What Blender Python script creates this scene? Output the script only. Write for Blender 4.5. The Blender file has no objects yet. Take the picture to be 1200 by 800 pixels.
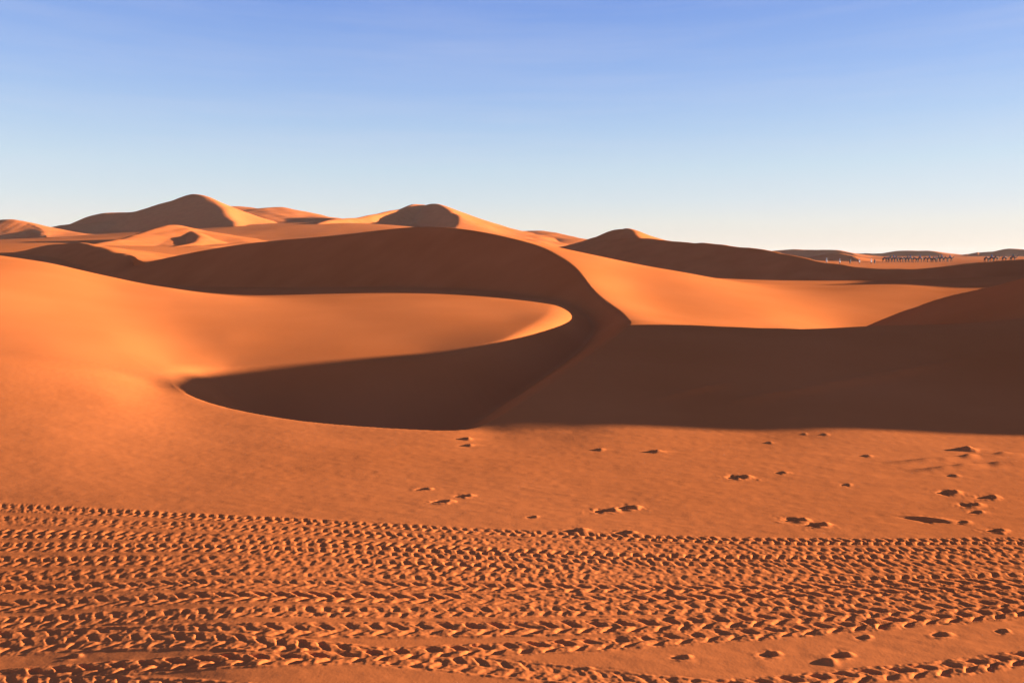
import bpy, math, random
import numpy as np

# ------------------------------------------------------------------ camera, sky, sun, exposure
SC = bpy.context.scene
COL = SC.collection
EYE = 1.7            # eye height over the sand at the photographer's feet
FPX = 873.0          # focal length in photo pixels (1200 wide)
HOR = 302.0          # row of the horizon in the photo
EXPOSURE = 2.3
HAZE = .00005
GRID = 1.0           # terrain resolution

cam_d = bpy.data.cameras.new('camera')
cam = bpy.data.objects.new('camera', cam_d)
COL.objects.link(cam)
cam.location = (0, 0, EYE)
cam.rotation_euler = (math.radians(90), 0, 0)
cam_d.sensor_width = 36.0
cam_d.lens = 36.0 * FPX / 1200.0
cam_d.shift_y = -(400 - HOR) / 1200.0
cam_d.clip_start = 0.05
cam_d.clip_end = 30000
SC.camera = cam

SUN_EL = math.radians(7)
SUN_AZ = math.radians(82)     # clockwise from the view direction: the sun stands to the right
world = bpy.data.worlds.new('World')
SC.world = world
world.use_nodes = True
wn, wl = world.node_tree.nodes, world.node_tree.links
wn.clear()
w_out = wn.new('ShaderNodeOutputWorld')
w_bg = wn.new('ShaderNodeBackground')
w_bg.inputs['Strength'].default_value = 0.07
w_sky = wn.new('ShaderNodeTexSky')
w_sky.sky_type = 'NISHITA'
w_sky.sun_disc = False
w_sky.sun_elevation = SUN_EL
w_sky.sun_rotation = SUN_AZ
w_sky.altitude = 700
w_sky.air_density = 1.0
w_sky.dust_density = 0.6
w_sky.ozone_density = 1.0
w_geo = wn.new('ShaderNodeTexCoord')
w_sep = wn.new('ShaderNodeSeparateXYZ')
wl.new(w_geo.outputs['Generated'], w_sep.inputs[0])
def srgb(r, g, b, k=1.0):
    f = lambda v: (v / 255 / 12.92 if v / 255 <= .04045 else ((v / 255 + .055) / 1.055) ** 2.4)
    return (f(r) * k, f(g) * k, f(b) * k, 1.0)
def ramp(stops):
    n = wn.new('ShaderNodeValToRGB')
    e = n.color_ramp.elements
    while len(e) < len(stops):
        e.new(.5)
    for i, (p, c) in enumerate(stops):
        e[i].position = p
        e[i].color = c
    wl.new(w_sep.outputs['Z'], n.inputs[0])
    return n
# colour of the clear evening air by height above the horizon
SKY_STOPS = ((0.0, (226, 208, 196)), (.02, (231, 220, 208)), (.045, (229, 227, 219)), (.075, (214, 224, 228)), (.116, (199, 219, 234)), (.17, (177, 204, 236)),
             (.225, (156, 187, 236)), (.32, (126, 161, 229)), (.55, (96, 138, 222)), (1.0, (72, 112, 208)))
SKY_GAIN = 1.0 / (2 ** EXPOSURE)
w_air = ramp([(z, srgb(*c)) for z, c in SKY_STOPS])
# the Nishita sky, warmed-down to the same colour
NISH = ((0.0, (150, 120, 80)), (.02, (142, 130, 88)), (.042, (141, 138, 102)), (.116, (114, 128, 122)), (.225, (90, 108, 117)), (.322, (77, 95, 109)), (.6, (60, 78, 98)), (1.0, (52, 68, 90)))
def target(z):
    zs = [q[0] for q in SKY_STOPS]
    return [np.interp(z, zs, [srgb(*q[1])[i] for q in SKY_STOPS]) for i in range(3)]
tint = [(z, tuple(.05 * t / (n + 1e-4) for t, n in zip(target(z), srgb(*c)[:3])) + (1.0,)) for z, c in NISH]
w_tint = ramp(tint)
w_mul = wn.new('ShaderNodeMix'); w_mul.data_type = 'RGBA'; w_mul.blend_type = 'MULTIPLY'; w_mul.inputs[0].default_value = 1.0
wl.new(w_sky.outputs[0], w_mul.inputs[6]); wl.new(w_tint.outputs[0], w_mul.inputs[7])
w_s1 = wn.new('ShaderNodeVectorMath'); w_s1.operation = 'SCALE'; w_s1.inputs[3].default_value = 20 * SKY_GAIN
wl.new(w_mul.outputs[2], w_s1.inputs[0])
w_s2 = wn.new('ShaderNodeVectorMath'); w_s2.operation = 'SCALE'; w_s2.inputs[3].default_value = SKY_GAIN / .07
wl.new(w_air.outputs[0], w_s2.inputs[0])
w_mix = wn.new('ShaderNodeMix'); w_mix.data_type = 'RGBA'; w_mix.inputs[0].default_value = .85
wl.new(w_s1.outputs[0], w_mix.inputs[6]); wl.new(w_s2.outputs[0], w_mix.inputs[7])
# very faint high streaks of cirrus
w_map = wn.new('ShaderNodeMapping')
w_map.inputs['Scale'].default_value = (2.2, 2.2, 34)
w_map.inputs['Rotation'].default_value = (math.radians(2.5), math.radians(-2), 0)
w_noi = wn.new('ShaderNodeTexNoise')
w_noi.inputs['Scale'].default_value = 1.3
w_noi.inputs['Detail'].default_value = 7
w_noi.inputs['Roughness'].default_value = .6
wl.new(w_geo.outputs['Generated'], w_map.inputs[0]); wl.new(w_map.outputs[0], w_noi.inputs['Vector'])
w_cr = wn.new('ShaderNodeMapRange')
w_cr.inputs[1].default_value = .42; w_cr.inputs[2].default_value = .80; w_cr.inputs[3].default_value = 0; w_cr.inputs[4].default_value = .16
wl.new(w_noi.outputs['Fac'], w_cr.inputs[0])
w_ci = wn.new('ShaderNodeMix'); w_ci.data_type = 'RGBA'
wl.new(w_cr.outputs[0], w_ci.inputs[0]); wl.new(w_mix.outputs[2], w_ci.inputs[6])
w_ci.inputs[7].default_value = tuple(v * SKY_GAIN / .07 for v in srgb(222, 222, 238)[:3]) + (1,)
wl.new(w_ci.outputs[2], w_bg.inputs[0])
wl.new(w_bg.outputs[0], w_out.inputs[0])

sun_d = bpy.data.lights.new('sun', 'SUN')
sun_d.energy = 5.0
sun_d.angle = math.radians(0.55)
sun_d.color = (1.0, 1.0, 0.84)
sun = bpy.data.objects.new('sun', sun_d)
COL.objects.link(sun)
sun.location = (60, 10, 40)
SUNV = np.array([math.sin(SUN_AZ) * math.cos(SUN_EL), math.cos(SUN_AZ) * math.cos(SUN_EL), math.sin(SUN_EL)])
sun.rotation_euler = (math.radians(90) - SUN_EL, 0, math.radians(180) - SUN_AZ + math.radians(0))

SC.view_settings.view_transform = 'Standard'
SC.view_settings.look = 'None'
SC.view_settings.gamma = 1.0
SC.view_settings.exposure = EXPOSURE

rng = np.random.default_rng(7)
random.seed(7)

# ------------------------------------------------------------------ helpers
def P(px, py, d):
    """a point of the place: photo column and row as a direction from the eye, d metres ahead"""
    return ((px - 600.0) / FPX * d, d, EYE - (py - HOR) / FPX * d)

def sstep(a, b, x):
    t = np.clip((x - a) / (b - a), 0, 1)
    return t * t * (3 - 2 * t)

def smax(a, b, k):
    h = np.clip(0.5 + 0.5 * (a - b) / k, 0, 1)
    return b + (a - b) * h + k * h * (1 - h)

def smin(a, b, k):
    return -smax(-a, -b, k)

class Sheet:
    """thin-plate surface through points (x, y, z), smooth in bearing and log distance"""
    def __init__(self, pts, lam=1e-3):
        p = np.array(pts, float)
        self.c = self.uv(p[:, 0], p[:, 1])
        n = len(p)
        A = np.zeros((n + 3, n + 3))
        A[:n, :n] = self.k(self.c[:, None, :], self.c[None, :, :]) + lam * np.eye(n)
        A[:n, n] = 1
        A[:n, n + 1:] = self.c
        A[n:, :n] = A[:n, n:].T
        b = np.zeros(n + 3)
        b[:n] = p[:, 2]
        self.w = np.linalg.solve(A, b)
    @staticmethod
    def uv(x, y):
        return np.stack([2.2 * x / y, np.log(y)], -1)
    @staticmethod
    def k(a, b):
        r2 = ((a - b) ** 2).sum(-1)
        return 0.5 * r2 * np.log(r2 + 1e-12)
    def __call__(self, x, y):
        out = np.empty(len(x))
        n = len(self.c)
        for i in range(0, len(x), 40000):
            q = self.uv(x[i:i + 40000], y[i:i + 40000])
            out[i:i + 40000] = self.k(q[:, None, :], self.c[None, :, :]) @ self.w[:n] + self.w[n] + q @ self.w[n + 1:]
        return out

def spline(pts, n=14):
    """Catmull-Rom through the points, in log-distance friendly steps"""
    p = np.array(pts, float)
    q = np.vstack([2 * p[0] - p[1], p, 2 * p[-1] - p[-2]])
    out = []
    for i in range(1, len(q) - 2):
        for t in np.linspace(0, 1, n, endpoint=False):
            a, b, c, d = q[i - 1], q[i], q[i + 1], q[i + 2]
            out.append(0.5 * (2 * b + (c - a) * t + (2 * a - 5 * b + 4 * c - d) * t * t + (3 * b - a - 3 * c + d) * t ** 3))
    out.append(p[-1])
    return np.array(out)

def nearest(x, y, c, slope=None):
    """distance to a polyline, its height there, and on which side of it we stand (+1 = left of its run)"""
    best = np.full(len(x), 1e18)
    z = np.zeros(len(x))
    fall = np.full(len(x), -1e3)
    side = np.ones(len(x))
    for i in range(len(c) - 1):
        ax, ay, az = c[i]
        dx, dy, dz = c[i + 1] - c[i]
        L2 = dx * dx + dy * dy + 1e-12
        t = ((x - ax) * dx + (y - ay) * dy) / L2
        t = np.clip(t, 0, 1)
        ex, ey = x - ax - t * dx, y - ay - t * dy
        d2 = ex * ex + ey * ey
        if slope:
            np.maximum(fall, az + t * dz - slope * np.sqrt(d2), out=fall)
        m = d2 < best
        best[m] = d2[m]
        z[m] = (az + t * dz)[m]
        side[m] = np.where(dx * ey - dy * ex >= 0, 1.0, -1.0)[m]
    return np.sqrt(best), fall if slope else z, side

def ridge(x, y, pts, lee, wind, base, lee_side=1, n=6):
    """a dune: sharp crest line, slip face on one side, long windward slope on the other"""
    c = spline(pts, n)
    out = np.full(len(x), -1e3)
    reach = (c[:, 2].max() - base) / min(lee, wind) * 3 + 5
    m = np.where((x > c[:, 0].min() - reach) & (x < c[:, 0].max() + reach) & (y > c[:, 1].min() - reach) & (y < c[:, 1].max() + reach))[0]
    if not len(m):
        return out
    X, Y = x[m], y[m]
    near = np.full(len(m), 1e18)
    side = np.ones(len(m))
    zl = np.full(len(m), -1e3)
    zw = np.full(len(m), -1e3)
    e = .05 + .0065 * np.hypot(X, Y)
    e2 = e * e
    for i in range(len(c) - 1):
        ax, ay, az = c[i]
        dx, dy, dz = c[i + 1] - c[i]
        px, py = X - ax, Y - ay
        t = np.clip((px * dx + py * dy) / (dx * dx + dy * dy + 1e-12), 0, 1)
        ex, ey = px - t * dx, py - t * dy
        d2 = ex * ex + ey * ey
        w = d2 < near
        near[w] = d2[w]
        side[w] = np.where(dx * ey - dy * ex >= 0, 1.0, -1.0)[w]
        d = np.sqrt(d2 + e2) - e
        z = az + t * dz
        h = np.maximum(z - base, 1e-2)
        np.maximum(zl, z - lee * d, out=zl)
        q = wind * d / h
        np.maximum(zw, base + h * np.exp(-q) - .12 * np.maximum(d - 1.2 * h / wind, 0), out=zw)
    out[m] = np.where(side * lee_side > 0, zl, zw)
    dist = float(np.median(np.hypot(c[:, 0], c[:, 1])))
    L = .035 * dist + .3
    out[m] += .0011 * dist * (vnoise(X / L + 3, Y / L) + .5 * vnoise(X / L * 2.3, Y / L * 2.3 + 9))      # wind-nicked, never quite even
    return out

_wav = []
for lam, amp in ((40, .10), (23, .07), (13, .05), (7, .03), (3.4, .012)):
    for _ in range(5):
        a = rng.uniform(0, 2 * math.pi)
        _wav.append((math.cos(a) * 2 * math.pi / lam, math.sin(a) * 2 * math.pi / lam, rng.uniform(0, 6.28), amp / 2.2))
def waves(x, y):
    o = np.zeros(len(x))
    for kx, ky, ph, a in _wav:
        o += a * np.sin(kx * x + ky * y + ph)
    return o

# ------------------------------------------------------------------ the terrain: one height function made of dunes
TAN33 = math.tan(math.radians(33.5))

# sinuous crest: from the left end of the hollow, round its near lip and up the ridge to the big dark dune
CREST = [P(170, 441, 10.9), P(195, 445, 10.3), P(215, 459, 9.45), P(250, 472, 8.73), P(310, 485, 8.11), P(375, 494, 7.75), P(475, 501, 7.46),
         P(540, 502, 7.45), P(575, 492, 7.85), P(610, 470, 8.4), P(650, 440, 9.45), P(700, 405, 11.0), P(732, 382, 12.75),
         P(738, 372, 15.2), P(727, 361, 18.4), P(703, 344, 21.3), P(679, 317, 25.8), P(653, 298, 29.5), P(624, 285, 33.5), P(580, 274, 38.0),
         P(536, 267, 43.5), P(488, 265, 49.0), P(400, 274, 55.0), P(333, 280, 60.0), P(213, 292, 68.0), P(110, 297, 78.0)]

W_PTS = ([CREST[i] for i in range(1, len(CREST))] +
    # flat plain in front
    [(x, y, 0.0) for y in (2.2, 3.2, 4.4, 5.6, 6.7) for x in (-y * .3, y * .1, y * .45, y * .8)] +
    [(0.6, 7.4, 0.0), (2.4, 7.4, 0.0), (4.6, 7.4, 0.0), (7, 7.4, .02)] +
    # the low rise right of the hollow
    [P(760, 452, 9.1), P(900, 452, 9.1), P(1080, 450, 9.2), P(1250, 448, 9.3),
     P(760, 412, 10.9), P(900, 414, 10.85), P(1080, 411, 10.9), P(1250, 408, 11.0),
     P(752, 382, 13.1), P(785, 387, 12.9), P(860, 388.5, 12.9), P(940, 389, 13.0), P(1060, 384.5, 13.0), P(1200, 375, 13.0), P(1350, 368, 13)] +
    # the dip behind it and the lit windward flank
    [(8, 16.5, .15), (12, 17, .15), (16, 17, .2), (6.6, 19.5, -.1), (9.7, 22, -.45), (14, 24, -.4),
     P(770, 367, 19.5), P(900, 371, 22), P(745, 338, 25), P(720, 317, 28), P(700, 302, 31),
     P(800, 320, 31), P(860, 332, 31), P(900, 337, 32), P(1000, 338, 33), P(1060, 334, 35), P(1130, 333, 36), P(1200, 328, 37),
     (9, 45, .6), (17, 48, .0), (26, 48, .0), (5, 50, 1.6), (30, 47, .3),
     (-2, 62, 3.2), (-12, 68, 3.0), (-26, 80, 2.6), (-45, 95, 2.0), (5, 70, 1.5), (20, 75, 0.), (45, 75, 0.)])

LEFT = ([((px - 600) / FPX * d, d, z) for px, row in (
        (-60, ((5.2, 0), (7, .12), (8.5, .25), (11, .55))),
        (60, ((5.2, 0), (7, .08), (8.5, .17), (11, .40))),
        (133, ((5.2, 0), (7, .04), (8.5, .10), (10.6, .20)))) for d, z in row])
W_PTS += LEFT
A_PTS = LEFT + [((px - 600) / FPX * d, d, z) for px, row in (
        (-60, ((15, 1.15), (19, 1.55), (24, 1.95), (28, 1.8))),
        (60, ((15, .80), (19, 1.28), (22, 1.53), (27, 1.3))),
        (133, ((12.5, .36), (15, .55), (19, .92), (22, 1.12), (26, .9))),
        (200, ((10.4, .06), (11.6, .06), (13, .17), (15, .37), (18, .64), (21, .84), (25, .6))),
        (267, ((12.0, -.05), (14, .19), (17, .45), (21, .63), (25, .4))),
        (400, ((12.3, -.03), (14, .13), (17, .36), (21, .52))),
        (500, ((12.9, .02), (14.5, .17), (17, .36), (21, .52))),
        (600, ((14.2, .20), (17, .33), (20, .44))),
        (665, ((17, .33), (19.5, .36), (22, .36)))) for d, z in row] + [
    (-30, 36, 1.2), (-20, 36, .6), (-10, 38, .2), (0, 34, .2), (-40, 48, .2), (-20, 52, 0.), (-2, 44, 0.),
    (-1.5, 5, -.35), (2, 5, -.4), (4, 7, -.5), (3, 10, -.4), (8, 14, -.8), (9, 20, -.8), (8, 30, -.6)]
# the lit slope breaks down into the hollow along this line
BREAK = [P(180, 443, 10.2), P(195, 440, 10.9), P(215, 435, 11.5), P(250, 430.5, 11.85), P(300, 428, 12.05), P(400, 425, 12.3), P(475, 419, 12.6), P(550, 407, 13.2),
         P(600, 393, 14.2), P(650, 372, 17.0), P(667, 363, 19.3), P(675, 356.5, 22), P(668, 352, 25), P(640, 347, 29)]

FAR_PTS = [(-60, 60, .2), (-20, 60, -.6), (0, 60, -1), (30, 60, -1.5), (60, 60, -1.5),
    P(0, 292, 110), P(60, 288, 130), P(160, 287, 170), P(250, 284, 200), P(330, 278, 230), P(400, 273, 250), P(480, 270, 270), P(560, 282, 280),
    P(650, 292, 260), P(720, 301, 240), P(800, 306, 220), P(900, 312, 200), P(1000, 311, 230), P(1100, 311, 240), P(1200, 308, 230),
    P(1000, 307, 290), P(1100, 307, 290), P(1200, 305, 290), P(950, 306, 290),
    P(-100, 285, 300), P(100, 275, 400), P(250, 265, 400), P(400, 262, 400), P(520, 270, 400), P(600, 284, 400), P(700, 297, 400), P(900, 303, 400), P(1100, 302, 400), P(1300, 302, 400),
    P(0, 285, 700), P(300, 284, 800), P(600, 298, 800), P(900, 301, 800), P(1200, 300, 800), P(1400, 300, 800)]

# dunes as crest lines: (name, points, lee slope, windward slope, base, side)
DUNES = [
    # dark dune behind the lit flank, right of centre
    ('dune_dark_right', [P(640, 292, 170), P(680, 285, 150), P(725, 280, 125), P(757, 280, 115), P(800, 283.5, 108), P(860, 288, 100), P(905, 295, 93), P(950, 304, 86), P(1000, 312, 80), P(1060, 315, 76), P(1125, 310, 74), P(1200, 304, 74), P(1300, 300, 76), P(1450, 297, 82)],
     .42, .40, -1.8, -1),
    ('dune_small_peak', [P(660, 290, 215), P(700, 278, 190), P(732, 267, 170), P(745, 275, 155), P(752, 284, 145)], .45, .45, -1.0, -1),
    ('dune_right_near', [(7.0, 8.0, .05), (8.5, 8.5, .3), (11, 8.85, .82), (13, 9.4, 1.62), (13.8, 11.3, 2.07), (13.6, 13, 2.3), (12.3, 14.3, 1.95), P(1260, 312, 15.2), P(1200, 327, 16.4),
        P(1125, 344, 18), P(1075, 360, 19.7), P(1037, 377, 21.2), P(1000, 387, 22.6), P(970, 394, 24)], .55, .75, -.5, 1),
    # far left group
    ('dune_far_left', [P(-60, 275, 330), P(5, 258, 330), P(45, 267, 320), P(52, 275, 300)], .5, .25, 4, -1),
    ('dune_tall', [P(40, 272, 430), P(63, 265, 430), P(87, 262, 425), P(113, 253, 425), P(123, 250, 422), P(160, 248, 420), P(187, 240, 415), P(213, 233, 408), P(230, 228, 400), P(247, 233, 385), P(257, 240, 372), P(267, 252, 350), P(275, 262, 322), P(272, 274, 285), P(266, 284, 250)], .5, .55, 6, -1),
    ('dune_shoulder', [P(258, 240, 470), P(287, 242, 465), P(305, 244, 462), P(328, 242.5, 460), P(345, 248, 455), P(367, 256, 445), P(390, 263, 430), P(420, 268, 410)], .19, .25, 10, -1),
    ('dune_crescent', [P(100, 288, 145), P(127, 284, 155), P(160, 275, 178), P(185, 267, 195), P(203, 263.5, 205), P(212, 264.5, 212)], .5, .24, 1, 1),
    ('dune_crescent', [P(214, 267, 203), P(228, 271.5, 192), P(234, 277, 180), P(228, 284, 170), P(205, 289, 160), P(172, 292.5, 148)], .6, .4, 0, -1),
    ('dune_twin', [P(340, 272, 290), P(362, 267, 305), P(385, 259, 330), P(433, 253, 365), P(470, 245, 400), P(488, 239, 420), P(500, 240, 430)], .5, .62, 8, 1),
    ('dune_twin', [P(497, 241, 430), P(514, 239, 405), P(525, 246, 375), P(537, 255, 345), P(533, 268, 325)], .6, .5, 4, -1),
    ('dune_twin_slope', [P(520, 248, 400), P(540, 256, 392), P(558, 263, 385), P(587, 272, 370), P(640, 284, 350)], .27, .5, -4, -1),
    ('dune_low_middle', [P(570, 282, 420), P(605, 273, 410), P(630, 270, 400), P(660, 275, 385), P(690, 283, 370)], .16, .4, -4, -1),
    ('dune_dark_left', [P(-10, 300, 100), P(30, 294, 98), P(66, 285.5, 95), P(105, 285.5, 90), P(120, 291, 82), P(150, 298, 74)], .5, .2, -.5, -1),
    # unseen, added off the right edge to shade the end of the lit basin
    ('dune_shade_caster', [(33, 33, 1.4), (36, 38, 2.6), (40, 45, 3.0), (47, 54, 3.0), (54, 63, 3.0), (64, 74, 3.6), (74, 84, 3.4)], .5, .2, -.5, 1),
    # low dunes along the right horizon
    ('dune_horizon', [P(880, 303, 520), P(905, 295, 520), P(925, 293, 520), P(970, 292.5, 505), P(990, 296, 490), P(1005, 301, 470)], .45, .2, -4, -1),
    ('dune_horizon', [P(955, 306, 330), P(966, 300, 330), P(980, 296.5, 330), P(992, 299, 322), P(1002, 305, 312)], .45, .25, -4, -1),
    ('dune_horizon', [P(975, 301, 720), P(1000, 296, 720), P(1030, 296.5, 700), P(1060, 296, 690), P(1080, 300, 670)], .5, .15, -5, -1),
    ('dune_horizon', [P(1020, 302, 640), P(1040, 296, 640), P(1062, 294, 630), P(1090, 293.3, 620), P(1100, 296, 600), P(1125, 301, 590)], .5, .2, -5, -1),
    ('dune_horizon', [P(1090, 300, 820), P(1110, 296, 820), P(1130, 293, 800), P(1144, 290.5, 780), P(1162, 294.5, 760), P(1190, 300, 740)], .5, .2, -6, -1),
    ('dune_horizon', [P(1140, 302, 600), P(1160, 297, 600), P(1174, 293, 590), P(1184, 290.5, 580), P(1200, 293, 570), P(1230, 299, 550)], .5, .2, -5, -1),
    ('dune_horizon', [P(1205, 299, 700), P(1250, 292, 690), P(1330, 290, 680), P(1400, 298, 660)], .4, .2, -5, -1),
]

def terrain(x, y):
    """height and owner of every ground point"""
    x = np.asarray(x, float)
    y = np.asarray(y, float)
    n = len(x)
    r = np.hypot(x, y)
    u = np.where(y > 0.05 * r + .01, x / np.maximum(y, .05 * r + .01), np.sign(x) * 30)
    infront = (np.abs(u) < 1.7) & (y > 1.2)
    fade = np.zeros(n)
    fade[infront] = (1 - sstep(.95, 1.6, np.abs(u[infront]))) * sstep(1.4, 2.6, y[infront])
    plain = waves(x, y) * sstep(12, 50, r) * 2.5 - 1.0 * sstep(20, 90, r)
    h = plain.copy()
    own = np.zeros(n, int)                     # 0 sand plain
    i = np.where(infront)[0]
    X, Y, R = x[i], y[i], r[i]
    ff = fade[i]
    far = np.full(len(X), -4.0)
    jf = Y > 50
    far[jf] = FAR(X[jf], np.clip(Y[jf], 50, 900))
    far = far * ff + (1 - ff) * plain[i] + waves(X * .3, Y * .3) * sstep(90, 250, R) * 1.2
    j = Y < 110
    w = np.full(len(X), -3.0)
    a = np.full(len(X), -3.0)
    xs, ys = X[j], Y[j]
    ww = WS(xs, ys)
    ww = ww * np.maximum(sstep(6.2, 7.5, ys), sstep(-.25, -.45, xs / ys))
    d, zc, side = nearest(xs, ys, spline(CREST, 10), TAN33)
    wside = side
    rnd = .16 * sstep(-.01, .05, xs / ys) * sstep(26, 19, ys)
    low = smin(ww, zc, .02 + .004 * ys + rnd)
    ww = np.where(side > 0, low, ww - (.005 + .001 * ys + rnd / 4) * np.exp(-d / (.04 + .01 * ys + rnd)))
    w[j] = ww
    ja = (Y < 62) & (X < 6)
    xs, ys = X[ja], Y[ja]
    aa = AS(xs, ys)
    d, zc, side = nearest(xs, ys, spline(BREAK, 8))
    kb = .02 + .003 * ys + .03 * np.clip(ys - 14, 0, 6)
    br = np.where(side < 0, smin(aa, zc - .52 * d, kb), smin(aa, zc + .5 * d, kb))
    eff = sstep(-.475, -.32, xs / ys) * sstep(31, 27, ys)
    aa = aa + (br - aa) * eff
    a[ja] = aa
    lim = sstep(62, 100, Y)
    w = w * (1 - lim) + -4 * lim
    lim2 = sstep(38, 60, Y)
    a = a * (1 - lim2) + -4 * lim2
    a = a - 1.5 * (1 - sstep(8.4, 10.4, Y))
    near = smax(w, a, .02 + .005 * Y)
    uu = X / Y
    onlya = sstep(-.43, -.50, uu) * sstep(9.6, 11.5, Y) * (1 - lim2)
    near = near * (1 - onlya) + a * onlya
    t = sstep(52, 75, Y)
    f2 = far * t + -4 * (1 - t)
    hh = np.maximum(near, f2)
    oo = np.zeros(len(X), int)
    oo[((a > w) | (onlya > .5)) & (Y > 9) & (near >= f2)] = 1           # lit slope on the left
    oo[(w >= a) & (Y > 15.0) & (near >= f2)] = 2         # big dark dune
    oo[(w >= a) & (side_full(wside, j, len(X)) > 0) & (Y > 16.0)] = 2
    hh = hh * ff + plain[i] * (1 - ff)
    h[i] = hh
    own[i] = oo
    for q, (nm, pts, lee, wind, base, sd) in enumerate(DUNES):
        z = ridge(x, y, pts, lee, wind, base, sd)
        m = z > h
        h[m] = z[m]
        own[m] = 3 + q
    return h, own

def side_full(side, j, n):
    o = np.zeros(n)
    o[j] = side
    return o

# ------------------------------------------------------------------ small relief of the near sand: tyre tracks, footprints, lumps
_tab = rng.random((256, 256))
def vnoise(x, y):
    xi, yi = np.floor(x).astype(int), np.floor(y).astype(int)
    fx, fy = x - xi, y - yi
    fx, fy = fx * fx * (3 - 2 * fx), fy * fy * (3 - 2 * fy)
    g = lambda i, j: _tab[i & 255, j & 255]
    return ((g(xi, yi) * (1 - fx) + g(xi + 1, yi) * fx) * (1 - fy) + (g(xi, yi + 1) * (1 - fx) + g(xi + 1, yi + 1) * fx) * fy) * 2 - 1

def G(px, py):
    """a spot on the flat sand seen at this row"""
    d = EYE * FPX / (py - HOR)
    return ((px - 600.0) / FPX * d, d)

# (rows at photo columns), half width m, lug pitch m, lug height m, skew, label
def cols(*v):
    xs = (-140, 0, 300, 600, 900, 1200, 1340)
    v = [v[0] - (v[1] - v[0]) * .45] + list(v) + [v[-1] + (v[-1] - v[-2]) * .45]
    return list(zip(xs, v))
TRACKS = [
    (cols(593, 608, 624, 634, 634), .075, .066, .013, 0.5, 'farthest tyre track, a thin line of small lugs along the edge of the smooth sand'),
    (cols(606, 619, 635, 645, 645), .085, .068, .012, 0.5, 'second tyre track in from the smooth sand, thin with small lugs'),
    (cols(620, 632, 647, 655, 653), .09, .075, .012, -0.4, 'third tyre track in from the smooth sand, small lugs leaning the other way'),
    (cols(634, 643, 657, 664, 661), .085, .07, .012, 0.6, 'fourth tyre track in from the smooth sand, worn and crumbling'),
    (cols(650, 656, 665, 672, 668), .085, .08, .012, 0.45, 'fifth tyre track in from the smooth sand, in the thick of the band'),
    (cols(666, 669, 676, 681, 675), .08, .085, .013, -0.5, 'sixth tyre track in from the smooth sand, middle of the churned band'),
    (cols(680, 683, 688, 690, 682), .07, .095, .014, 1.1, 'seventh tyre track in from the smooth sand, with long slanting lugs at the left'),
    (cols(698, 698, 702, 700, 689), .08, .10, .014, 1.2, 'eighth tyre track in from the smooth sand, slanting lugs just above a flat ribbon'),
    (cols(716, 716, 716, 710, 697), .075, .085, .013, 0.4, 'ninth tyre track in from the smooth sand, even small lugs below the flat ribbon'),
    (cols(732, 737, 736, 726, 706), .075, .115, .016, 0.9, 'tenth tyre track, chunky bright lumps with deep dark gaps, above the long smooth strip'),
    ([(-140, 748), (0, 743), (130, 742), (260, 748), (400, 764), (530, 777), (700, 794), (840, 809)], .075, .10, .015, 0.8, 'tyre track that sweeps down from the left and leaves at the bottom middle'),
    ([(-140, 778), (0, 775), (250, 772), (400, 770), (500, 764), (700, 754), (950, 737), (1200, 716), (1340, 703)], .06, .12, .016, 0.8, 'single deep tyre track rising to the right between two smooth strips'),
    ([(-140, 768), (0, 782), (70, 787), (170, 797), (300, 814)], .075, .10, .014, 0.7, 'tyre track cutting across the bottom left corner'),
    ([(760, 816), (850, 806), (1033, 790), (1200, 772), (1340, 755)], .06, .12, .016, 0.9, 'nearest tyre track, across the bottom right corner'),
]

# lumps and prints: column, row, kind, size
PRINTS = [
    (549, 512, 'mound', .9), (551, 520, 'mound', .7), (704, 527, 'mound', .6), (770, 529, 'mound', .95), (944, 509, 'mound', .3), (903, 518, 'mound', .45), (968, 510, 'mound', .4),
    (1018, 534, 'mound', .55), (1134, 526, 'mound', 1.35), (1120, 557, 'mound', .5),
    (868, 559, 'step', 1.15), (916, 554, 'step', .5), (497, 573, 'step', .55), (520, 588, 'step', .75), (546, 581, 'step', .6), (712, 598, 'step', .8), (738, 595, 'step', .85),
    (936, 609, 'step', .8), (960, 615, 'step', .9), (1114, 577, 'step', 1.0), (1140, 592, 'step', .9), (1160, 583, 'step', .9), (1146, 600, 'step', .5), (1085, 609, 'gash', 1.2), (1170, 622, 'step', .6),
    (992, 568, 'step', .35), (676, 622, 'step', .7), (732, 625, 'step', .7), (625, 606, 'step', .3), (1130, 612, 'step', .4),
    (85, 757, 'step', .5), (800, 771, 'step', .6), (904, 767, 'step', .7), (974, 775, 'mound', .85), (988, 768, 'step', .8), (1014, 747, 'step', .5), (1104, 744, 'step', .7), (1176, 740, 'step', .5)]
FURROWS = [([(1040, 543), (1090, 539), (1200, 532), (1330, 527)], .045), ([(1070, 552), (1130, 547), (1200, 543), (1330, 538)], .045),
           ([(850, 480), (980, 465), (1090, 450), (1210, 434)], .12), ([(760, 478), (860, 462)], .08), ([(1010, 432), (1210, 416)], .12)]

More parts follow.
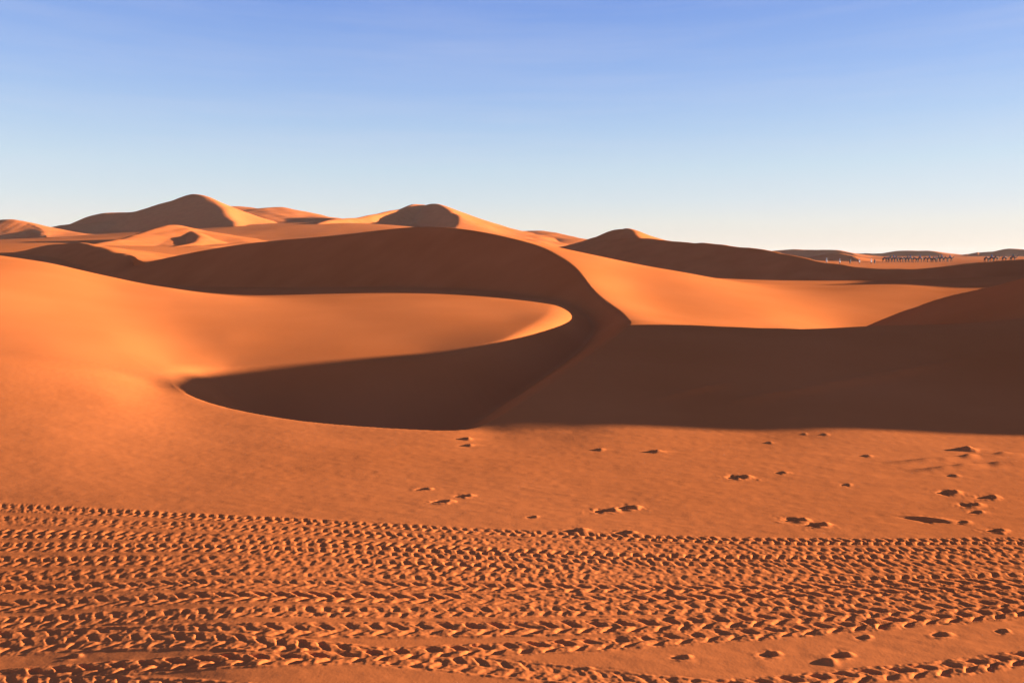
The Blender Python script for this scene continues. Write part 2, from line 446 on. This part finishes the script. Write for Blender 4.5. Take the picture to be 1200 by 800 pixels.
def relief(x, y, h, own):
    r = np.hypot(x, y)
    i = np.where((r < 13) & (y > 1.9) & (np.abs(x) < 1.1 * y) & (own == 0))[0]
    X, Y = x[i], y[i]
    H = np.zeros(len(i))
    O = np.zeros(len(i), int)
    # faint wind-worked unevenness
    H += .0022 * vnoise(X * 1.6, Y * 4.5) + .0012 * vnoise(X * 5 + 7, Y * 13) + .0007 * vnoise(X * 17, Y * 30)
    band = np.zeros(len(i))
    for t, (pts, hw, pitch, amp, skew, lab) in enumerate(TRACKS):
        hw, amp = hw * (.64 if t < 9 else .74), amp * (.50, .36, .44, .32, .42, .36, .46, .50, .38, .52, .44, .50, .42, .50)[t]
        c = spline([G(*p) + (0.0,) for p in pts], 10)
        seg = np.hypot(np.diff(c[:, 0]), np.diff(c[:, 1]))
        c[:, 2] = np.concatenate([[0], np.cumsum(seg)])          # run length rides along as the third column
        lo, hi = c[:, 1].min() - .4, c[:, 1].max() + .4
        m = np.where((Y > lo) & (Y < hi))[0]
        if not len(m):
            continue
        d, run, side = nearest(X[m], Y[m], c)
        keep = d < hw * 1.9
        m, d, run, side = m[keep], d[keep], run[keep], side[keep]
        xx, yy = X[m], Y[m]
        v = side * d / hw + .12 * vnoise(run * 5 + t * 9, run * 0 + 3.3) + .07 * vnoise(xx * 30, yy * 30)      # -1..1 across
        av = np.abs(v)
        wear = np.clip(.72 + .55 * vnoise(run * .9 + t * 13, run * 0 + t) + .25 * vnoise(xx * 11, yy * 11), .12, 1.2)
        ph = run / pitch + skew * av * .55 + np.where(v > 0, .5, 0.) + .13 * vnoise(run * 6 + t * 5, v * 1.3 + 4)
        q = np.sin(2 * math.pi * ph)
        lug = np.clip(.84 + 1.05 * q + .25 * vnoise(xx * 45, yy * 45), 0, 1)
        lug = lug * lug * (3 - 2 * lug)
        rows = sstep(.02, .2, av) * (1 - sstep(.8, 1.05, av))
        mid = 1 - sstep(.0, .16, av)
        z = -.40 * amp * (1 - sstep(.85, 1.15, av)) + amp * wear * (1.25 * lug - .25) * rows + mid * amp * .25
        z += amp * .5 * np.exp(-((av - 1.15) / .16) ** 2) * (.6 + .8 * vnoise(xx * 22 + 3, yy * 22))
        z += .0016 * vnoise(xx * 34, yy * 34) + .0012 * vnoise(xx * 70, yy * 70)
        a = 1 - sstep(1.15, 1.55, av)
        H[m] = H[m] * (1 - a) + z * a
        O[m[av < 1.1]] = 100 + t
        band[m] = np.maximum(band[m], a)
    for (px, py, kind, sz) in PRINTS:
        sz = sz * (.56 if py < 700 else .32)
        cx, cy = G(px, py)
        dx, dy = X - cx, Y - cy
        m = np.where((np.abs(dx) < .6) & (np.abs(dy) < .5))[0]
        ux, uy = dx[m], dy[m]
        wob = np.clip(1 + .5 * vnoise(ux * 16 + px, uy * 22 + py) + .45 * vnoise(ux * 41 + px, uy * 60 + py), .25, 3)
        if kind == 'mound':
            wob = 1 + .45 * (wob - 1)
            k = sz ** .6
            e = np.sqrt((ux / (.055 * k)) ** 2 + (uy / (.05 * k)) ** 2) * wob
            z = .040 * sz * np.exp(-e ** 2.2) - .012 * sz * np.exp(-(((ux + .09 * k) / (.07 * k)) ** 2 + (uy / (.045 * k)) ** 2)) + .008 * sz * np.exp(-((ux - .10 * k) / (.09 * k)) ** 2 - (uy / (.05 * k)) ** 2)
        elif kind == 'step':
            k = sz ** .7
            e1 = (((ux + .05 * k) / (.085 * k)) ** 2 + (uy / (.05 * k)) ** 2) * wob
            e2 = (((ux - .07 * k) / (.06 * k)) ** 2 + ((uy - .01) / (.045 * k)) ** 2) * wob
            e3 = (((ux + .02 * k) / (.09 * k)) ** 2 + ((uy + .065 * k) / (.028 * k)) ** 2) * wob
            z = -.024 * k * np.exp(-e1 ** 1.6) + .026 * k * np.exp(-e2 ** 1.3) + .013 * k * np.exp(-e3) + .009 * k * vnoise(ux * 32 + py, uy * 40) * np.exp(-e1 * .35) + .004 * k * vnoise(ux * 70 + py, uy * 80) * np.exp(-e1 * .3)
        else:
            a1 = ux * .93 - uy * .37
            b1 = ux * .37 + uy * .93
            tp = np.clip(1.15 - np.abs(a1 + .02) / .16, .2, 1.2)
            z = -.017 * np.exp(-(a1 / .12) ** 2 - (b1 / (.024 * tp)) ** 2 * wob) + .012 * np.exp(-((a1 - .05) / .13) ** 2 - ((b1 - .04) / .026) ** 2 * wob)
        keep = 1 - np.clip(band[m], 0, 1) * .6
        H[m] += z * keep
        O[m[(np.abs(z) > .004) & (O[m] == 0)]] = 200
    for pts, wd in FURROWS:
        c = spline([G(*p) + (0.0,) for p in pts], 8)
        d, _, side = nearest(X, Y, c)
        u = side * d / wd
        H += .026 * np.exp(-u * u) * sstep(c[0, 0] - .1, c[0, 0] + .5, X) * sstep(c[-1, 0] + .1, c[-1, 0] - .4, X) * (1 + .4 * vnoise(X * 9, Y * 9)) * (1 if wd < .06 else 1.5) - .006 * np.exp(-(u - 1.6) ** 2) * sstep(c[0, 0], c[0, 0] + .5, X) * sstep(c[-1, 0] + .1, c[-1, 0] - .4, X)
    edge = sstep(13, 10.5, r[i])
    h[i] += H * edge
    own[i] = np.where((own[i] == 0) & (O > 0), O, own[i])

WS = Sheet(W_PTS)
AS = Sheet(A_PTS)
FAR = Sheet(FAR_PTS)

# ------------------------------------------------------------------ materials
def sand_material():
    m = bpy.data.materials.new('sand')
    m.use_nodes = True
    N, L = m.node_tree.nodes, m.node_tree.links
    b = N['Principled BSDF']
    b.inputs['Roughness'].default_value = 0.95
    b.inputs['Specular IOR Level'].default_value = 0.0
    tc = N.new('ShaderNodeNewGeometry')
    n1 = N.new('ShaderNodeTexNoise')
    n1.inputs['Scale'].default_value = .35
    n1.inputs['Detail'].default_value = 6
    L.new(tc.outputs['Position'], n1.inputs['Vector'])
    n2 = N.new('ShaderNodeTexNoise')
    n2.inputs['Scale'].default_value = 160
    n2.inputs['Detail'].default_value = 3
    L.new(tc.outputs['Position'], n2.inputs['Vector'])
    mx = N.new('ShaderNodeMath'); mx.operation = 'MULTIPLY_ADD'
    L.new(n2.outputs['Fac'], mx.inputs[0]); mx.inputs[1].default_value = .35
    L.new(n1.outputs['Fac'], mx.inputs[2])
    rmp = N.new('ShaderNodeValToRGB')
    rmp.color_ramp.elements[0].position = .35
    rmp.color_ramp.elements[0].color = (.46, .104, .0245, 1)
    rmp.color_ramp.elements[1].position = .95
    rmp.color_ramp.elements[1].color = (.56, .136, .036, 1)
    L.new(mx.outputs[0], rmp.inputs[0])
    L.new(rmp.outputs[0], b.inputs['Base Color'])
    def noise(scale, detail, stretch=(1, 1, 1)):
        mp = N.new('ShaderNodeMapping')
        mp.inputs['Scale'].default_value = stretch
        L.new(tc.outputs['Position'], mp.inputs[0])
        n = N.new('ShaderNodeTexNoise')
        n.inputs['Scale'].default_value = scale
        n.inputs['Detail'].default_value = detail
        L.new(mp.outputs[0], n.inputs['Vector'])
        return n
    def bumped(n, dist, strength, prev=None):
        bp = N.new('ShaderNodeBump')
        bp.inputs['Strength'].default_value = strength
        bp.inputs['Distance'].default_value = dist
        L.new(n.outputs['Fac'], bp.inputs['Height'])
        if prev:
            L.new(prev.outputs[0], bp.inputs['Normal'])
        return bp
    b1 = bumped(noise(2.2, 5, (1, 2.6, 1)), .012, .16)      # wind-combed unevenness
    b2 = bumped(noise(11, 4, (1, 1.7, 1)), .006, .30, b1)
    b3 = bumped(noise(70, 3), .0016, .35, b2)               # grain
    L.new(b3.outputs[0], b.inputs['Normal'])
    return m
SAND = sand_material()

# ------------------------------------------------------------------ the ground grid
def axis():
    nu = int(920 * GRID)
    fine = np.concatenate([np.arctan(np.linspace(-.75, .75, nu)), np.arctan(np.linspace(.75, 2.6, int(110 * GRID)))[1:]])
    coarse = np.linspace(fine[-1], 2 * math.pi + fine[0], 74)[1:-1]
    az = np.concatenate([fine, coarse])
    r0 = np.array([.25, .5, .8, 1.1, 1.4, 1.7, 1.95, 2.2, 2.4])
    r1 = 1 / np.linspace(1 / 2.5, 1 / 5.6, int(480 * GRID))
    r2 = 1 / np.linspace(1 / 5.6, 1 / 18, int(210 * GRID))[1:]
    ex = lambda a, b, n: np.exp(np.linspace(math.log(a), math.log(b), int(n * GRID)))[1:]
    r3 = np.concatenate([ex(18, 60, 130), ex(60, 480, 500), ex(480, 900, 80)])
    r4 = np.exp(np.linspace(math.log(900), math.log(3000), 14))[1:]
    return az, np.concatenate([r0, r1, r2, r3, r4])

AZ, RR = axis()
na, nr = len(AZ), len(RR)
gx = (np.sin(AZ)[None, :] * RR[:, None]).ravel()
gy = (np.cos(AZ)[None, :] * RR[:, None]).ravel()
gz, gown = terrain(gx, gy)
relief(gx, gy, gz, gown)

ii, jj = np.meshgrid(np.arange(nr - 1), np.arange(na), indexing='ij')
j2 = (jj + 1) % na
quads = np.stack([ii * na + jj, (ii + 1) * na + jj, (ii + 1) * na + j2, ii * na + j2], -1).reshape(-1, 4)
quads = quads[:, ::-1]
face_own = gown[quads[:, 0]]

# smooth normals of the whole sheet, so that pieces cut from it meet without a seam
pos = np.stack([gx, gy, gz], -1)
e1 = pos[quads[:, 2]] - pos[quads[:, 0]]
e2 = pos[quads[:, 3]] - pos[quads[:, 1]]
fn = np.cross(e1, e2)
fn /= np.linalg.norm(fn, axis=1, keepdims=True) + 1e-20
if fn[:, 2].mean() < 0:
    quads = quads[:, ::-1]
    fn = -fn
vn = np.zeros_like(pos)
for k in range(4):
    for ax in range(3):
        vn[:, ax] += np.bincount(quads[:, k], weights=fn[:, ax], minlength=len(pos))
vn /= np.linalg.norm(vn, axis=1, keepdims=True) + 1e-20

def cut(name, mask, mat=SAND):
    q = quads[mask]
    used, inv = np.unique(q, return_inverse=True)
    me = bpy.data.meshes.new(name)
    nf = len(q)
    me.vertices.add(len(used))
    me.vertices.foreach_set('co', pos[used].astype(np.float32).ravel())
    me.loops.add(nf * 4)
    me.loops.foreach_set('vertex_index', inv.ravel().astype(np.int32))
    me.polygons.add(nf)
    me.polygons.foreach_set('loop_start', np.arange(0, nf * 4, 4, dtype=np.int32))
    me.polygons.foreach_set('loop_total', np.full(nf, 4, dtype=np.int32))
    me.update(calc_edges=True)
    me.polygons.foreach_set('use_smooth', np.ones(nf, dtype=bool))
    me.normals_split_custom_set_from_vertices(vn[used].astype(np.float32))
    me.materials.append(mat)
    o = bpy.data.objects.new(name, me)
    COL.objects.link(o)
    return o

LABELS = {
    1: ('dune', 'broad orange sand slope falling from the left edge into the dark hollow'),
    2: ('dune', 'big dune with a long curving crest and dark shaded face in the centre'),
    'dune_dark_right': 'dark shaded dune flank running right below the row of camels',
    'dune_small_peak': 'small pointed dune with a lit tip on the skyline right of centre',
    'dune_far_left': 'low dark dune at the far left edge of the skyline',
    'dune_tall': 'tallest dune on the skyline with a dark brown face and pointed top',
    'dune_shoulder': 'lit orange shoulder dune just right of the tallest summit',
    'dune_twin_slope': 'long lit slope descending right from the twin-topped dune',
    'dune_low_middle': 'low lit dune with a thin dark top between the two summits right of centre',
    'dune_dark_left': 'small dark dune rising behind the orange slope on the left',
}
seen = {}
for k in np.unique(face_own):
    k = int(k)
    if k == 0:
        o = cut('sand_plain', face_own == k)
        o['label'] = 'rust orange sand plain in the foreground'
    elif k == 200:
        o = cut('footprints', face_own == k)
        o['label'] = 'scattered footprints and kicked-up lumps on the smooth sand'
    elif k >= 100:
        o = cut('tyre_track', face_own == k)
        o['label'] = TRACKS[k - 100][5]
        o['group'] = 'tyre tracks pressed across the sand'
    else:
        o = cut('dune', face_own == k)
        key = k if k in LABELS else DUNES[k - 3][0]
        if k in LABELS:
            o['label'] = LABELS[k][1]
        elif key in LABELS:
            o['label'] = LABELS[key]
        elif key == 'dune_crescent':
            o['label'] = ('small lit dune ridge below the tallest dune on the left', 'tiny dark crescent slip face beside the small lit ridge on the left')[seen.get(key, 0)]
        elif key == 'dune_twin':
            o['label'] = ('lit left half of the twin-topped dune left of centre', 'dark hollow face under the right summit of the twin-topped dune')[seen.get(key, 0)]
        elif key == 'dune_right_near':
            o['label'] = 'dark dune nose at the right edge above the shaded slope'
        elif key == 'dune_shade_caster':
            o['label'] = 'unseen dune added beyond the right edge to cast shade'
        else:
            o['label'] = 'low distant dune on the right horizon'
            o['group'] = 'low dunes along the right horizon'
        seen[key] = seen.get(key, 0) + 1
    o['kind'] = 'structure'

# ------------------------------------------------------------------ the thin evening air
def haze_box(r, lo, hi, density):
    me = bpy.data.meshes.new('haze')
    v = [(x, y, z) for z in (lo, hi) for x, y in ((-r, -r), (r, -r), (r, r), (-r, r))]
    me.from_pydata(v, [], [(0, 3, 2, 1), (4, 5, 6, 7), (0, 1, 5, 4), (1, 2, 6, 5), (2, 3, 7, 6), (3, 0, 4, 7)])
    m = bpy.data.materials.new('haze')
    m.use_nodes = True
    N, L = m.node_tree.nodes, m.node_tree.links
    N.remove(N['Principled BSDF'])
    p = N.new('ShaderNodeVolumePrincipled')
    p.inputs['Color'].default_value = (.93, .88, .86, 1)
    p.inputs['Density'].default_value = density
    L.new(p.outputs[0], N['Material Output'].inputs['Volume'])
    me.materials.append(m)
    o = bpy.data.objects.new('haze', me)
    COL.objects.link(o)
    o['kind'] = 'stuff'
    return o
haze_box(3100, float(gz.min()) - 1.0, float(gz.max()) + 4.0, HAZE)

# ------------------------------------------------------------------ the camel caravan and its people
def matte(name, c, rough=.9):
    m = bpy.data.materials.new(name)
    m.use_nodes = True
    b = m.node_tree.nodes['Principled BSDF']
    n = m.node_tree.nodes.new('ShaderNodeTexNoise')
    n.inputs['Scale'].default_value = 9
    r = m.node_tree.nodes.new('ShaderNodeValToRGB')
    r.color_ramp.elements[0].color = tuple(v * .8 for v in c) + (1,)
    r.color_ramp.elements[1].color = tuple(min(1, v * 1.2) for v in c) + (1,)
    m.node_tree.links.new(n.outputs['Fac'], r.inputs[0])
    m.node_tree.links.new(r.outputs[0], b.inputs['Base Color'])
    b.inputs['Roughness'].default_value = rough
    return m
HAIR = matte('camel_hair', (.05, .026, .015))
HAIR2 = matte('camel_hair_pale', (.09, .048, .028))
CLOTH_D = matte('dark_cloth', (.035, .03, .035))
CLOTH_W = matte('white_cloth', (.75, .72, .68))
CLOTH_B = matte('blue_cloth', (.05, .08, .2))
SKIN = matte('skin', (.22, .12, .08))
BLANKET = matte('blanket', (.22, .05, .04))

def skinned(name, joints, bones, mat, sub=1):
    """a continuous body grown round a skeleton: joints {name: (x, y, z, radius)}"""
    keys = list(joints)
    me = bpy.data.meshes.new(name)
    me.from_pydata([joints[k][:3] for k in keys], [(keys.index(a), keys.index(b)) for a, b in bones], [])
    ob = bpy.data.objects.new(name, me)
    COL.objects.link(ob)
    md = ob.modifiers.new('skin', 'SKIN')
    for i, k in enumerate(keys):
        v = me.skin_vertices[0].data[i]
        r = joints[k][3]
        v.radius = r if isinstance(r, tuple) else (r, r)
        v.use_root = i == 0
    sb = ob.modifiers.new('sub', 'SUBSURF')
    sb.levels = sub
    sb.render_levels = sub
    dg = bpy.context.evaluated_depsgraph_get()
    new = bpy.data.meshes.new_from_object(ob.evaluated_get(dg))
    bpy.data.objects.remove(ob)
    bpy.data.meshes.remove(me)
    new.name = name
    new.materials.clear()
    new.materials.append(mat)
    for p in new.polygons:
        p.use_smooth = True
    return new

def camel_mesh(step, mat, neck=0.0):
    J = {'hip': (-.62, 0, 1.42, .30), 'hump': (-.02, 0, 1.66, .30), 'shoulder': (.58, 0, 1.45, .30), 'neck0': (.95, 0, 1.32, .19), 'neck1': (1.25, 0, 1.42, .13), 'neck2': (1.45, 0, 1.80 + neck, .105), 'poll': (1.55, 0, 2.08 + neck, .11),
         'nose': (1.92, 0, 1.98 + neck, .075), 'tail0': (-.92, 0, 1.38, .06), 'tail1': (-1.05, 0, .95, .03)}
    B = [('hip', 'hump'), ('hump', 'shoulder'), ('shoulder', 'neck0'), ('neck0', 'neck1'), ('neck1', 'neck2'), ('neck2', 'poll'), ('poll', 'nose'), ('hip', 'tail0'), ('tail0', 'tail1')]
    for q, (root, x, s, a) in enumerate((('shoulder', .58, .17, step), ('shoulder', .58, -.17, -step), ('hip', -.62, .17, -step), ('hip', -.62, -.17, step))):
        f = root == 'shoulder'
        n = 'leg%d' % q
        J[n + 'a'] = (x + .25 * a, s, 1.05, .14 if not f else .11)
        J[n + 'b'] = (x + (.5 * a if f else .45 * a - .12), s, .58, .085)
        J[n + 'c'] = (x + .95 * a, s, .06, .065)
        J[n + 'd'] = (x + .95 * a + .14, s, .05, .07)
        B += [(root, n + 'a'), (n + 'a', n + 'b'), (n + 'b', n + 'c'), (n + 'c', n + 'd')]
    return skinned('camel', J, B, mat)

def person_mesh(mat, walk=.16, arm=.1):
    J = {'pelvis': (0, 0, .95, .15), 'chest': (.02, 0, 1.32, (.17, .13)), 'neck': (.02, 0, 1.50, .06), 'head': (.04, 0, 1.64, .105), 'crown': (.04, 0, 1.72, .09)}
    B = [('pelvis', 'chest'), ('chest', 'neck'), ('neck', 'head'), ('head', 'crown')]
    for s, a in ((1, 1), (-1, -1)):
        n = 'l' if s > 0 else 'r'
        J[n + 'k'] = (a * walk * .6 + .03, s * .11, .5, .08); J[n + 'f'] = (a * walk, s * .11, .07, .06); J[n + 't'] = (a * walk + .16, s * .11, .04, .045)
        J[n + 's'] = (.02, s * .23, 1.40, .065); J[n + 'e'] = (-a * arm, s * .28, 1.12, .05); J[n + 'h'] = (-a * arm + .1, s * .27, .88, .04)
        B += [('pelvis', n + 'k'), (n + 'k', n + 'f'), (n + 'f', n + 't'), ('chest', n + 's'), (n + 's', n + 'e'), (n + 'e', n + 'h')]
    return skinned('person', J, B, mat)

def rider_mesh(mat):
    J = {'pelvis': (0, 0, .12, .17), 'chest': (.05, 0, .50, (.18, .14)), 'neck': (.07, 0, .68, .06), 'head': (.10, 0, .82, .105), 'crown': (.10, 0, .90, .09)}
    B = [('pelvis', 'chest'), ('chest', 'neck'), ('neck', 'head'), ('head', 'crown')]
    for s in (1, -1):
        n = 'l' if s > 0 else 'r'
        J[n + 'k'] = (.34, s * .34, .02, .085); J[n + 'f'] = (.24, s * .40, -.42, .06); J[n + 't'] = (.38, s * .41, -.46, .045)
        J[n + 's'] = (.06, s * .22, .58, .065); J[n + 'e'] = (.16, s * .27, .34, .05); J[n + 'h'] = (.38, s * .12, .26, .04)
        B += [('pelvis', n + 'k'), (n + 'k', n + 'f'), (n + 'f', n + 't'), ('chest', n + 's'), (n + 's', n + 'e'), (n + 'e', n + 'h')]
    return skinned('person', J, B, mat)

def wrap_mesh(name, rings, mat):
    """a lathe-like piece of cloth: rings of (x, z, radius_x, radius_y)"""
    n = 12
    vs, fs = [], []
    for (cx, z, rx, ry) in rings:
        vs += [(cx + rx * math.cos(2 * math.pi * k / n), ry * math.sin(2 * math.pi * k / n), z) for k in range(n)]
    for i in range(len(rings) - 1):
        fs += [(i * n + k, i * n + (k + 1) % n, (i + 1) * n + (k + 1) % n, (i + 1) * n + k) for k in range(n)]
    fs += [tuple(range(n))[::-1], tuple((len(rings) - 1) * n + k for k in range(n))]
    me = bpy.data.meshes.new(name)
    me.from_pydata(vs, [], fs)
    me.materials.append(mat)
    for p in me.polygons:
        p.use_smooth = True
    return me

CAMELS = [camel_mesh(.30, HAIR), camel_mesh(-.22, HAIR, .08), camel_mesh(.12, HAIR2, -.1)]
PEOPLE = [person_mesh(CLOTH_D), person_mesh(CLOTH_D, -.1, -.05)]
RIDERS = [rider_mesh(CLOTH_D), rider_mesh(CLOTH_B)]
TUNIC = {'w': wrap_mesh('tunic', [(.01, .55, .20, .23), (.01, .95, .19, .20), (.02, 1.30, .17, .22), (.02, 1.46, .12, .20)], CLOTH_W),
         'd': wrap_mesh('tunic', [(.01, .40, .24, .26), (.01, .95, .20, .21), (.02, 1.30, .17, .22), (.02, 1.46, .12, .20)], CLOTH_D)}
TURBAN = wrap_mesh('turban', [(.04, 1.64, .13, .13), (.04, 1.70, .16, .16), (.04, 1.77, .14, .14), (.04, 1.81, .07, .07)], CLOTH_W)
SADDLE = wrap_mesh('saddle_blanket', [(-.02, 1.55, .42, .35), (-.02, 1.82, .36, .30), (-.02, 1.97, .24, .20), (-.02, 2.0, .1, .1)], BLANKET)

def ground(px, d):
    x = (px - 600) / FPX * d
    return x, d, float(terrain(np.array([x]), np.array([d]))[0][0])

def place(name, mesh, loc, rz, label, cat, group):
    o = bpy.data.objects.new(name, mesh)
    COL.objects.link(o)
    o.location = loc
    o.rotation_euler = (0, 0, rz)
    o['label'] = label
    o['category'] = cat
    o['group'] = group
    return o
def part(name, mesh, parent):
    o = bpy.data.objects.new(name, mesh)
    COL.objects.link(o)
    o.parent = parent
    return o

NTH = ('first', 'second', 'third', 'fourth', 'fifth', 'sixth', 'seventh', 'eighth', 'ninth', 'tenth', 'eleventh', 'twelfth', 'thirteenth', 'fourteenth', 'fifteenth', 'sixteenth', 'seventeenth', 'eighteenth', 'nineteenth', 'twentieth', 'twenty-first', 'twenty-second')
LINE = [(1037, 290, 0), (1043, 287, 1), (1050, 291, 1), (1056.5, 288, 0), (1063, 290, 1), (1072, 287, 0), (1078, 291, 1), (1089, 288, 1), (1094.5, 285, 0), (1099.5, 289, 1), (1108, 287, 0), (1113, 290, 1), (1040, 296, 0), (1047, 297, 1), (1053.5, 296, 0), (1060, 297, 0), (1066.5, 296, 1), (1085, 296, 0), (1097, 297, 0), (1103.5, 296, 1)]
LINE.sort()
RIGHT = [(1156, 268, 0), (1162, 266, 1), (1167, 269, 0), (1177, 268, 0), (1187, 262, 1)]
for q, (px, d, rid) in enumerate(LINE + RIGHT):
    loc = ground(px, d)
    rz = .12 * math.sin(q * 2.3)
    inline = q < len(LINE)
    n = q if inline else q - len(LINE)
    where = 'in the long line' if inline else 'in the small right edge party'
    c = place('camel', CAMELS[q % 3], loc, rz, '%s camel from the left %s%s' % (NTH[n], where, ', ridden' if rid else ''), 'camel', 'camels of the caravan')
    part('saddle_blanket', SADDLE, c)
    if rid:
        p = place('person', RIDERS[q % 2], (loc[0] - .02, loc[1], loc[2] + 1.93), rz, 'person in dark clothes riding the %s camel from left %s' % (NTH[n], where), 'person', 'riders on the camels')
WALKERS = [(968.5, 262, 1, 'w', 'person in pale top standing alone leftmost, on the dark dune edge'), (984, 255, 0, 'w', 'person in bright white top lower on the dark slope, second from left'),
           (996, 262, 1, 'd', 'person in long dark clothes, third from left beside the small dark dune'), (1007, 265, 0, 'w', 'person with a white top walking just left of the camels, fourth from left'),
           (1021, 270, 1, 'w', 'person in pale top nearest the first camel of the long line'), (1025, 271, 0, 'd', 'person in dark clothes directly behind the first camel of the line')]
for px, d, v, cl, lab in WALKERS:
    p = place('person', PEOPLE[v], ground(px, d), .2 * math.sin(px), lab, 'person', 'people walking beside the caravan')
    part('tunic', TUNIC[cl], p)
    if cl == 'w':
        part('turban', TURBAN, p)
